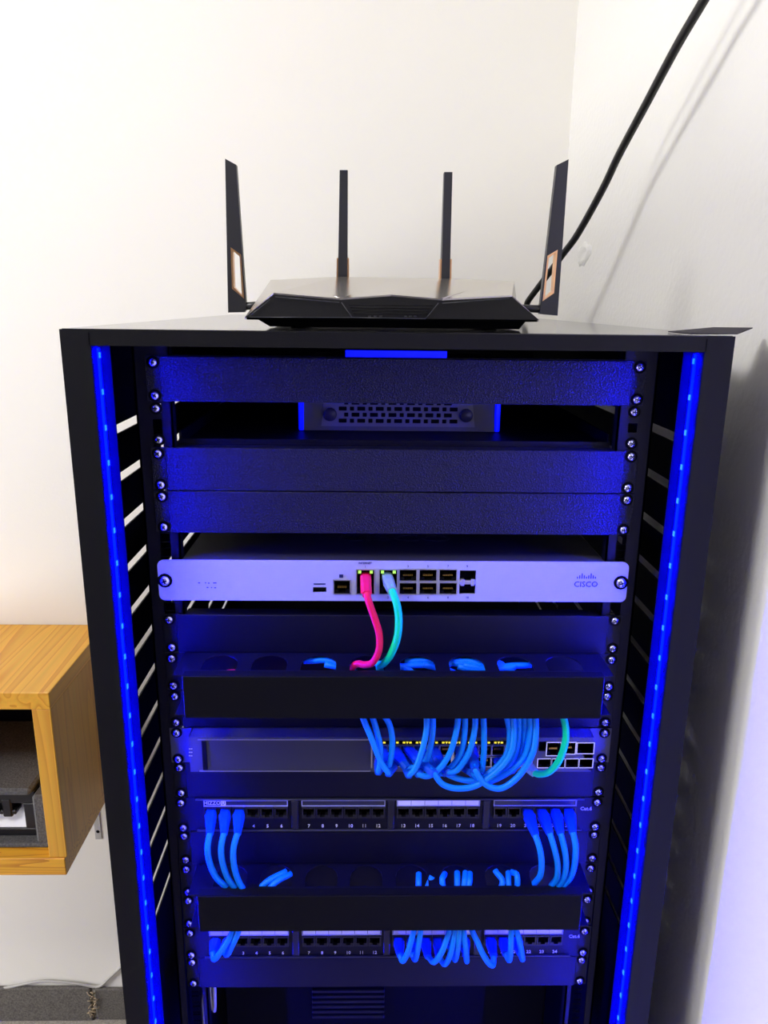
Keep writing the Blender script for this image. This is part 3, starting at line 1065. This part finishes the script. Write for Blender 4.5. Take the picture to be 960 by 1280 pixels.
# lower patch panel: nine at the right half and two at the left, rising into the lower duct
LO = [
    (12, [(500, 1193), (503.5, 1201), (510, 1190), (515.5, 1170), (519.5, 1152)], [(523, 1108), (523.5, 1092)]),
    (13, [(515, 1192), (519, 1199), (522.5, 1185), (525, 1168), (527, 1150)], []),
    (14, [(535, 1195), (542, 1202.5), (550, 1194), (557, 1178), (562.5, 1152)], [(553, 1104), (556, 1092)]),
    (15, [(549, 1197), (556, 1205), (562, 1195), (567, 1175), (570, 1152)], [(571.5, 1108), (571.5, 1090)]),
    (16, [(566, 1193), (569, 1199.5), (572, 1186), (574, 1168), (575, 1152)], [(580, 1108), (582, 1090)]),
    (17, [(582, 1193), (583.5, 1201.5), (582, 1185), (580, 1168), (579, 1152)], [(586, 1108), (587.5, 1091)]),
    (18, [(617, 1194), (616, 1206.5), (608, 1200), (598, 1180), (591, 1152)], [(627, 1108), (619, 1088)]),
    (19, [(632, 1192), (636.5, 1200), (638.5, 1186), (639, 1170), (639.5, 1152)], [(636, 1108), (635.5, 1090)]),
    (20, [(650, 1191), (653, 1199), (650.5, 1182), (647, 1168), (643, 1152)], [(647, 1099), (640, 1090)]),
    (0, [(266, 1190), (268, 1199), (277, 1188), (287, 1172), (297, 1152)], [(328, 1107), (358, 1089)]),
    (1, [(279, 1187), (284, 1193), (291, 1180), (297, 1167), (303, 1152)], [(340, 1107), (364, 1092)]),
]
for k, (pi, pts, holept) in enumerate(LO):
    x = PC0[pi // 6] - .0025 + .0158 * (pi % 6)
    plug = Vector((x, -.0040, jz2))
    ys = [-.030, -.038, -.047, -.048, -.042]
    path = [P(px, py, y) for (px, py), y in zip(pts, ys)]
    up = path[-1]
    if holept:
        path += [P(*holept[0], -.036), P(*holept[1], -.020)]
    else:
        path += [up + Vector((.004, .006, .03)), up + Vector((.012, .016, .045))]
    if pi > 10:
        lbl = '%s blue patch cable from the left in the right half of the lower patch panel' % ORD[k]
        if k == 8:
            lbl = 'last blue patch cable before the free jacks at the right of the lower patch panel'
    else:
        lbl = ['blue patch cable in the first jack of the lower patch panel, at the far left', 'blue patch cable slanting up from the second jack of the lower patch panel'][k - 9]
    path = path[::-1]
    t = thing('patch_cable', plug, lbl, 'cable', 'blue cables on the lower patch panel')
    MB().tube(path, .0033, 9, 6).build('cable_jacket', 'blue', t)
    e = path[-1]
    d = plug - e
    MB().taper(e - d * .05, e + d * .72, .0074, .0075, .0128, .011).build('strain_relief', 'boot', t)
    MB().taper(e + d * .72, plug + Vector((0, .007, 0)), .0112, .0085, .0112, .008).build('plug', 'boot', t)

# grey cables hanging behind the left rail below the last panel, and a dim unit low in the rack
for k, (a, b_) in enumerate((((262, 1226), (256, 1300)), ((268, 1226), (262, 1300)))):
    p0, p1 = at(*a, .03), at(*b_, .03)
    mid = (p0 + p1) / 2 + Vector((.003, 0, 0))
    o = MB().tube([p0 + Vector((0, .03, .05)), p0, mid, p1, p1 + Vector((0.0, 0, -.85))], .0026, 8, 5).build('hanging_cable', 'grey_cord', origin=p1)
    tag(o, ('left' if k == 0 else 'right') + ' of the two thin grey cables hanging under the lowest panel behind the left rail', 'cable', 'grey cables behind the left rail')
lu = thing('low_unit', (-.03, .3, -.95), 'black unit with louvred front barely visible in the dark at the bottom of the rack', 'equipment')
MB().box(-.215, .215, .062, .50, -.965, -.815, .003).build('housing', 'dark', lu)
for k in range(6):
    z = -.829 - .0085 * k
    MB().box(-.098, -.002, .057, .0625, z - .0024, z + .0024, .0008).build('louvre', 'black', lu)
s_ = thing('low_shelf', (0, .2, -.967), 'black shelf under the dim louvred unit at the bottom of the rack', 'shelf')
MB().box(-.2195, .2195, .014, .50, -.9675, -.9652).build('shelf_plate', 'black', s_)

# ------------------------------------------------------------------ router on top of the rack
RZ = RT
ro = thing('wireless_router', (0, .09, RZ), 'low black angular wireless router with four upright antennas on the rack top', 'router')
yl, yr, yb = .014, .031, .150


def rp(px, py, Y):
    return at(px, py, Y)


tipL, tipR = rp(306, 396.5, yl), rp(673.5, 399.7, yl)
lipL, lipR = rp(309, 399.5, yl + .004), rp(671, 402.5, yl + .004)
ridge = [rp(341.7, 366, yr), rp(425, 373, yr - .004), rp(488.5, 368.2, yr), rp(553, 373.6, yr - .004), rp(640, 369, yr)]
rear = [rp(338.5, 350, yb), rp(423, 346, yb + .012), rp(500, 347.3, yb + .012), rp(561, 348, yb + .012), rp(642.7, 352, yb)]
backL, backR = Vector((tipL.x - .004, yb, RZ + .020)), Vector((tipR.x + .004, yb, RZ + .020))
top = MB()
creaseL, creaseR = rp(367, 354.5, yb - .03), rp(612, 356, yb - .03)
vs = ridge + rear + [tipL, tipR, backL, backR]
#      0..4        5..9    10    11    12     13
top.add(vs, [(0, 1, 6, 5), (1, 2, 7, 6), (2, 3, 8, 7), (3, 4, 9, 8), (10, 0, 5, 12), (4, 11, 13, 9)])
vs2 = [p - Vector((0, 0, .0022)) for p in vs]
top.add(vs2, [(0, 1, 6, 5), (1, 2, 7, 6), (2, 3, 8, 7), (3, 4, 9, 8), (10, 0, 5, 12), (4, 11, 13, 9)])
loop = [10, 0, 1, 2, 3, 4, 11, 13, 9, 8, 7, 6, 5, 12]
n_ = len(loop)
top.add([vs[i] for i in loop] + [vs2[i] for i in loop], [(i, (i + 1) % n_, n_ + (i + 1) % n_, n_ + i) for i in range(n_)])
tp = top.build('top_cover', 'router_top', ro)
for a, b_ in (((369, 354), ridge[1]), ((610, 356.5), ridge[3])):
    p0 = rp(*a, yb - .02)
    d = Vector((0, 0, .0002))
    sh_ = MB().tube([p0 + d, (p0 + b_) / 2 + d, b_ + d], .0007, 6, 1)
    sh_.build('top_crease', 'router_top', tp)
# front fascia: from the ridge down to the tip line, then the rear walls and base
fa = MB()
lo = [tipL + (tipR - tipL) * k for k in (0, .325, .495, .67, 1)]
low = [p - Vector((0, 0, .0015)) for p in ridge]
fa.add(low + lo, [(0, 5, 6, 1), (1, 6, 7, 2), (2, 7, 8, 3), (3, 8, 9, 4)])
fa.add([tipL, tipR, lipR, lipL], [(0, 3, 2, 1)])
fa.add([tipL, lipL, Vector((backL.x, yb, RZ + .016)), backL], [(0, 1, 2, 3)])
fa.add([tipR, backR, Vector((backR.x, yb, RZ + .016)), lipR], [(0, 1, 2, 3)])
fa.add([lipL, lipR, Vector((backR.x, yb, RZ + .016)), Vector((backL.x, yb, RZ + .016))], [(0, 1, 2, 3)])
fa.add(rear + [backL, backR], [(0, 1, 2, 3, 4, 6, 5)])
fa.build('shell', 'router', ro)
b0, b1 = rp(322, 404, .004), rp(658, 406.5, .004)
q0, q1 = Vector((-.1265, .030, RZ + .0010)), Vector((.1225, .030, RZ + .0010))
bs = MB()
bs.hexa([q0, q1, Vector((.1225, yb - .02, RZ + .0010)), Vector((-.1265, yb - .02, RZ + .0010))],
        [lipL + Vector((.010, .006, 0)), lipR + Vector((-.010, .006, 0)), Vector((.130, yb - .004, RZ + .016)), Vector((-.134, yb - .004, RZ + .016))])
bs.build('base', 'router', ro)
for x in (-.1, .096):
    for y in (.055, .11):
        MB().lathe([(.008, 0), (.008, .0025)], 12, (x, y, RZ), 'Z').build('foot', 'satin', ro)
# inset centre of the fascia with fine lines
cl = MB()


def on_fascia(px, py):           # point on the slanted front face
    k = (py - 369) / (398 - 369)
    return at(px, py, yr - .002 + (yl - yr) * k - .0022)


for a, b_ in (((427, 378), (440, 397)), ((440, 397), (532, 398.5)), ((532, 398.5), (548, 379)), ((338, 374), (312, 395)), ((344, 371), (424, 378)),
              ((553, 379), (637, 373)), ((312, 396.5), (440, 397))):
    p0, p1 = on_fascia(*a), on_fascia(*b_)
    cl.tube([p0, p1], .00045, 5, 1)
cl.build('fascia_line', 'panel_grey', ro)
gl = MB()
for k in range(4):
    gl.tube([on_fascia(436 + k * 2, 381 + k * 3.6), on_fascia(541 - k * 2, 382 + k * 3.6)], .0005, 5, 1)
gl.build('vent_rib', 'router', ro)
ic = MB()
for px in (462, 469, 476, 507, 513, 519):
    p = on_fascia(px, 395.5)
    ic.box(p.x - .0014, p.x + .0014, p.y - .0006, p.y + .0006, p.z - .0006, p.z + .0006)
ic.build('status_icons', 'panel_grey', ro)


def outer_antenna(Y, pts, win, hinge):
    P4 = [at(*p, Y) for p in pts]
    w = [at(*p, Y) for p in win]
    m = MB().plate([(p.x, p.z) for p in P4], [[(p.x, p.z) for p in w]], .009, 'Y', Y - .0045)
    a_ = m.build('antenna', 'antenna', ro)
    c = sum(w, Vector()) / 4
    inner = [c + (p - c) * .80 for p in w]
    inner = [Vector((c.x + (p.x - c.x) * .66, 0, c.z + (p.z - c.z) * .88)) for p in w]
    MB().plate([(p.x, p.z) for p in w], [[(p.x, p.z) for p in inner]], .0102, 'Y', Y - .0051).build('gold_trim', 'copper', a_)
    h = MB().tube([at(*hinge[0], Y), at(*hinge[1], Y)], .0042, 10, 1)
    h.build('hinge', 'antenna', a_)
    return a_


outer_antenna(.115, [(282.3, 199.3), (296, 206.7), (308.6, 386.5), (306, 390.2), (286, 390.7)], [(289.3, 309.5), (302.3, 318.5), (306, 373.5), (291, 361)], ((303, 383), (330, 381)))
outer_antenna(.115, [(709.5, 200), (694.8, 207.3), (674, 385), (673.5, 392.5), (695.8, 394.5)], [(683.2, 320), (695.8, 312.5), (691.3, 366.5), (677, 376.5)], ((680, 386.5), (645, 385)))


def edge_antenna(Y, x0, x1, xb0, xb1, ytop, ybot):
    a0, a1 = at(x0, ytop, Y), at(x1, ytop, Y)
    c0, c1 = at(xb0, ybot, Y), at(xb1, ybot, Y)
    m = MB()
    dt = Vector((0, .012, 0))
    db = Vector((0, .022, 0))
    m.hexa([c0, c1, c1 + db, c0 + db], [a0, a1, a1 + dt, a0 + dt])
    m.tube([(c0 + c1) / 2 + Vector((0, .012, 0)), (c0 + c1) / 2 + Vector((0, .006, -.022))], .0055, 10, 1)
    a_ = m.build('antenna', 'antenna', ro)
    g_ = MB()
    for side in (0, 1):
        e0, e1 = (c0, a0) if side == 0 else (c1, a1)
        q0 = e0 + (e1 - e0) * .0
        q1 = e0 + (e1 - e0) * .20
        s = -1 if side == 0 else 1
        g_.hexa([q0 + Vector((s * .0018, .0005, 0)), q0 + Vector((-s * .0005, .0005, 0)), q0 + Vector((-s * .0005, .018, 0)), q0 + Vector((s * .0018, .018, 0))],
                [q1 + Vector((s * .0018, .0005, 0)), q1 + Vector((-s * .0005, .0005, 0)), q1 + Vector((-s * .0005, .018, 0)), q1 + Vector((s * .0018, .018, 0))])
    g_.build('gold_trim', 'copper', a_)
    # cap seam
    return a_


edge_antenna(.168, 424.6, 434.6, 422.4, 434.0, 212.5, 349)
edge_antenna(.168, 555.4, 565.6, 551.6, 562.2, 215, 350)

# black cord passing behind the router up to the right
pts = [Vector((.175, .80, RT - .25)), Vector((.18, .815, RT - .02)), Vector((.190, .775, RT + .012)), at(651, 389, .64),
       at(661, 375, .59), at(682, 347, .535), at(703.6, 318, .484), at(722.5, 292, .45), at(753, 237, .385), at(774, 193, .335), at(805, 135, .262), at(846, 58, .178), at(880, 0, .125), at(915, -62, .072), at(960, -170, 0.0)]
o = MB().tube(pts, .0052, 10, 6).build('power_cord', 'cord', origin=(.205, .70, RT))
tag(o, 'thick black cord rising from behind the router to the upper right along the wall', 'cord')

# thin bent sheet lying over the rack's right front corner
bs = MB()
p = [Vector((.262, -.052, RT + .0006)), Vector((.306, -.050, RT + .0010)), Vector((.345, .003, .0312)), Vector((.305, .000, .0312)), Vector((.263, .004, RT + .0006))]
cx = sum(p, Vector()) / 5
bs.add(p + [q + Vector((0, 0, .0009)) for q in p],
       [(0, 3, 4), (0, 1, 3), (1, 2, 3), (5, 9, 8), (5, 8, 6), (6, 8, 7), (0, 5, 6, 1), (1, 6, 7, 2), (2, 7, 8, 3), (3, 8, 9, 4), (4, 9, 5, 0)])
o = bs.build('metal_sheet', 'purple_sheet', origin=(.285, -.02, RT))
tag(o, 'thin dark bent metal sheet overhanging the top right corner of the rack', 'sheet')

# ------------------------------------------------------------------ wooden box on the wall at the left
BX0, BX1, BY0, BY1 = -1.07, -.6270, .560, WY - .002
bz1 = -.6640
bx = thing('wooden_box', (-.85, .72, -1.072), 'open-fronted orange pine box fixed to the wall left of the rack', 'box')
MB().box(BX0, BX1, BY0, BY1, bz1 - .036, bz1, .0015).build('top_board', 'pine_y', bx)
MB().box(BX0 + .001, BX1 + .001 - .006, BY0 - .002, BY1, -1.071, -1.031, .0015).build('bottom_board', 'pine_x', bx)
MB().box(BX1 - .037, BX1 - .0012, BY0 + .0012, BY1, -1.031, bz1 - .036, .0012).build('side_board', 'pine_z', bx)
MB().box(BX0 + .0012, BX0 + .037, BY0 + .0012, BY1, -1.031, bz1 - .036, .0012).build('side_board', 'pine_z', bx)
MB().box(BX0 + .037, BX1 - .037, BY1 - .012, BY1, -1.031, bz1 - .036).build('back_board', 'black', bx)  # black colour stands in for the shade at the back of the box
cc = at(35, 1093, .60)
MB().lathe([(.012, 0), (.013, -.003), (.009, -.0065)], 14, (cc.x, .60, -1.071), 'Z').build('screw_cap', 'white_plastic', bx)
fo = thing('foam_liner', (-.85, .7, -1.031), 'speckled dark grey foam insert filling the lower half of the wooden box', 'foam')
MB().box(BX0 + .0375, -.6645, .64, .862, -.960, -.898, .006).box(BX0 + .0375, -.702, .592, .66, -.912, -.896, .005).build('foam_top', 'foam', fo)
MB().box(-.7015, -.6650, .592, .862, -1.028, -.912, .006).build('foam_cheek', 'foam', fo)
MB().box(BX0 + .0375, -.6650, .588, .862, -1.0305, -1.020, .003).build('foam_base', 'foam', fo)
de = thing('boxed_device', (-.82, .66, -1.02), 'small black device with white card, set in foam in the wooden box', 'device')
dx0, dx1, dz0, dz1 = -.93, -.7025, -1.0195, -.913
d_ = MB().box(dx0, dx1, .612, .636, dz1 - .030, dz1, .002).box(dx0, dx1, .612, .636, dz0, dz0 + .018, .002)
d_.box(dx1 - .026, dx1, .612, .636, dz0 + .018, dz1 - .030, .0015).box(dx0, dx0 + .026, .612, .636, dz0 + .018, dz1 - .030, .0015)
d_.build('frame', 'satin', de)
MB().box(dx0 + .02, dx1 - .02, .652, .66, dz0 + .002, dz1 - .002).build('back_wall', 'dark', de)
MB().hexa([Vector((dx0 + .03, .616, dz0 + .018)), Vector((dx1 - .0275, .616, dz0 + .018)), Vector((dx1 - .0275, .650, dz0 + .052)), Vector((dx0 + .03, .650, dz0 + .052))],
          [Vector((dx0 + .03, .616, dz0 + .0195)), Vector((dx1 - .0275, .616, dz0 + .0195)), Vector((dx1 - .0275, .649, dz0 + .0535)), Vector((dx0 + .03, .649, dz0 + .0535))]).build('white_card', 'label', de)
MB().box(-.772, -.752, .610, .640, dz0 + .045, dz0 + .088, .003).box(-.80, -.745, .612, .640, dz0 + .050, dz0 + .060, .002).build('hand_bracket', 'satin', de)
MB().lathe([(.012, 0), (.012, .006), (.008, .010), (.003, .011)], 14, (-.790, .612, dz0 + .070)).build('knob', 'chrome', de)
tl = MB()
for px0, px1, py in ((21, 30, 993.6), (27, 33, 1052.6)):
    a, b_ = at(px0, py, .611), at(px1, py, .611)
    tl.box(a.x, b_.x, .6115, .6125, a.z - .0005, a.z + .0008)
tl.build('edge_mark', 'steel', de)
wb = thing('wall_bracket', at(122, 1048, WY), 'small grey metal fixing plate on the wall under the wooden box', 'bracket')
a, b_ = at(116.5, 1019, WY - .002), at(127, 1049, WY - .002)
MB().plate(rect(a.x, b_.x, b_.z, a.z + .06), [circle((a.x + b_.x) / 2, b_.z + .022, .0045)], .0022, 'Y', WY - .0024).build('plate', 'galvanised', wb)
MB().lathe([(.0044, 0), (.0044, .0015), (.002, .003)], 10, ((a.x + b_.x) / 2, WY - .0008, b_.z + .022)).build('screw', 'dark', wb)

for ob in list(bpy.data.objects):
    if '_o' in ob:
        del ob['_o']
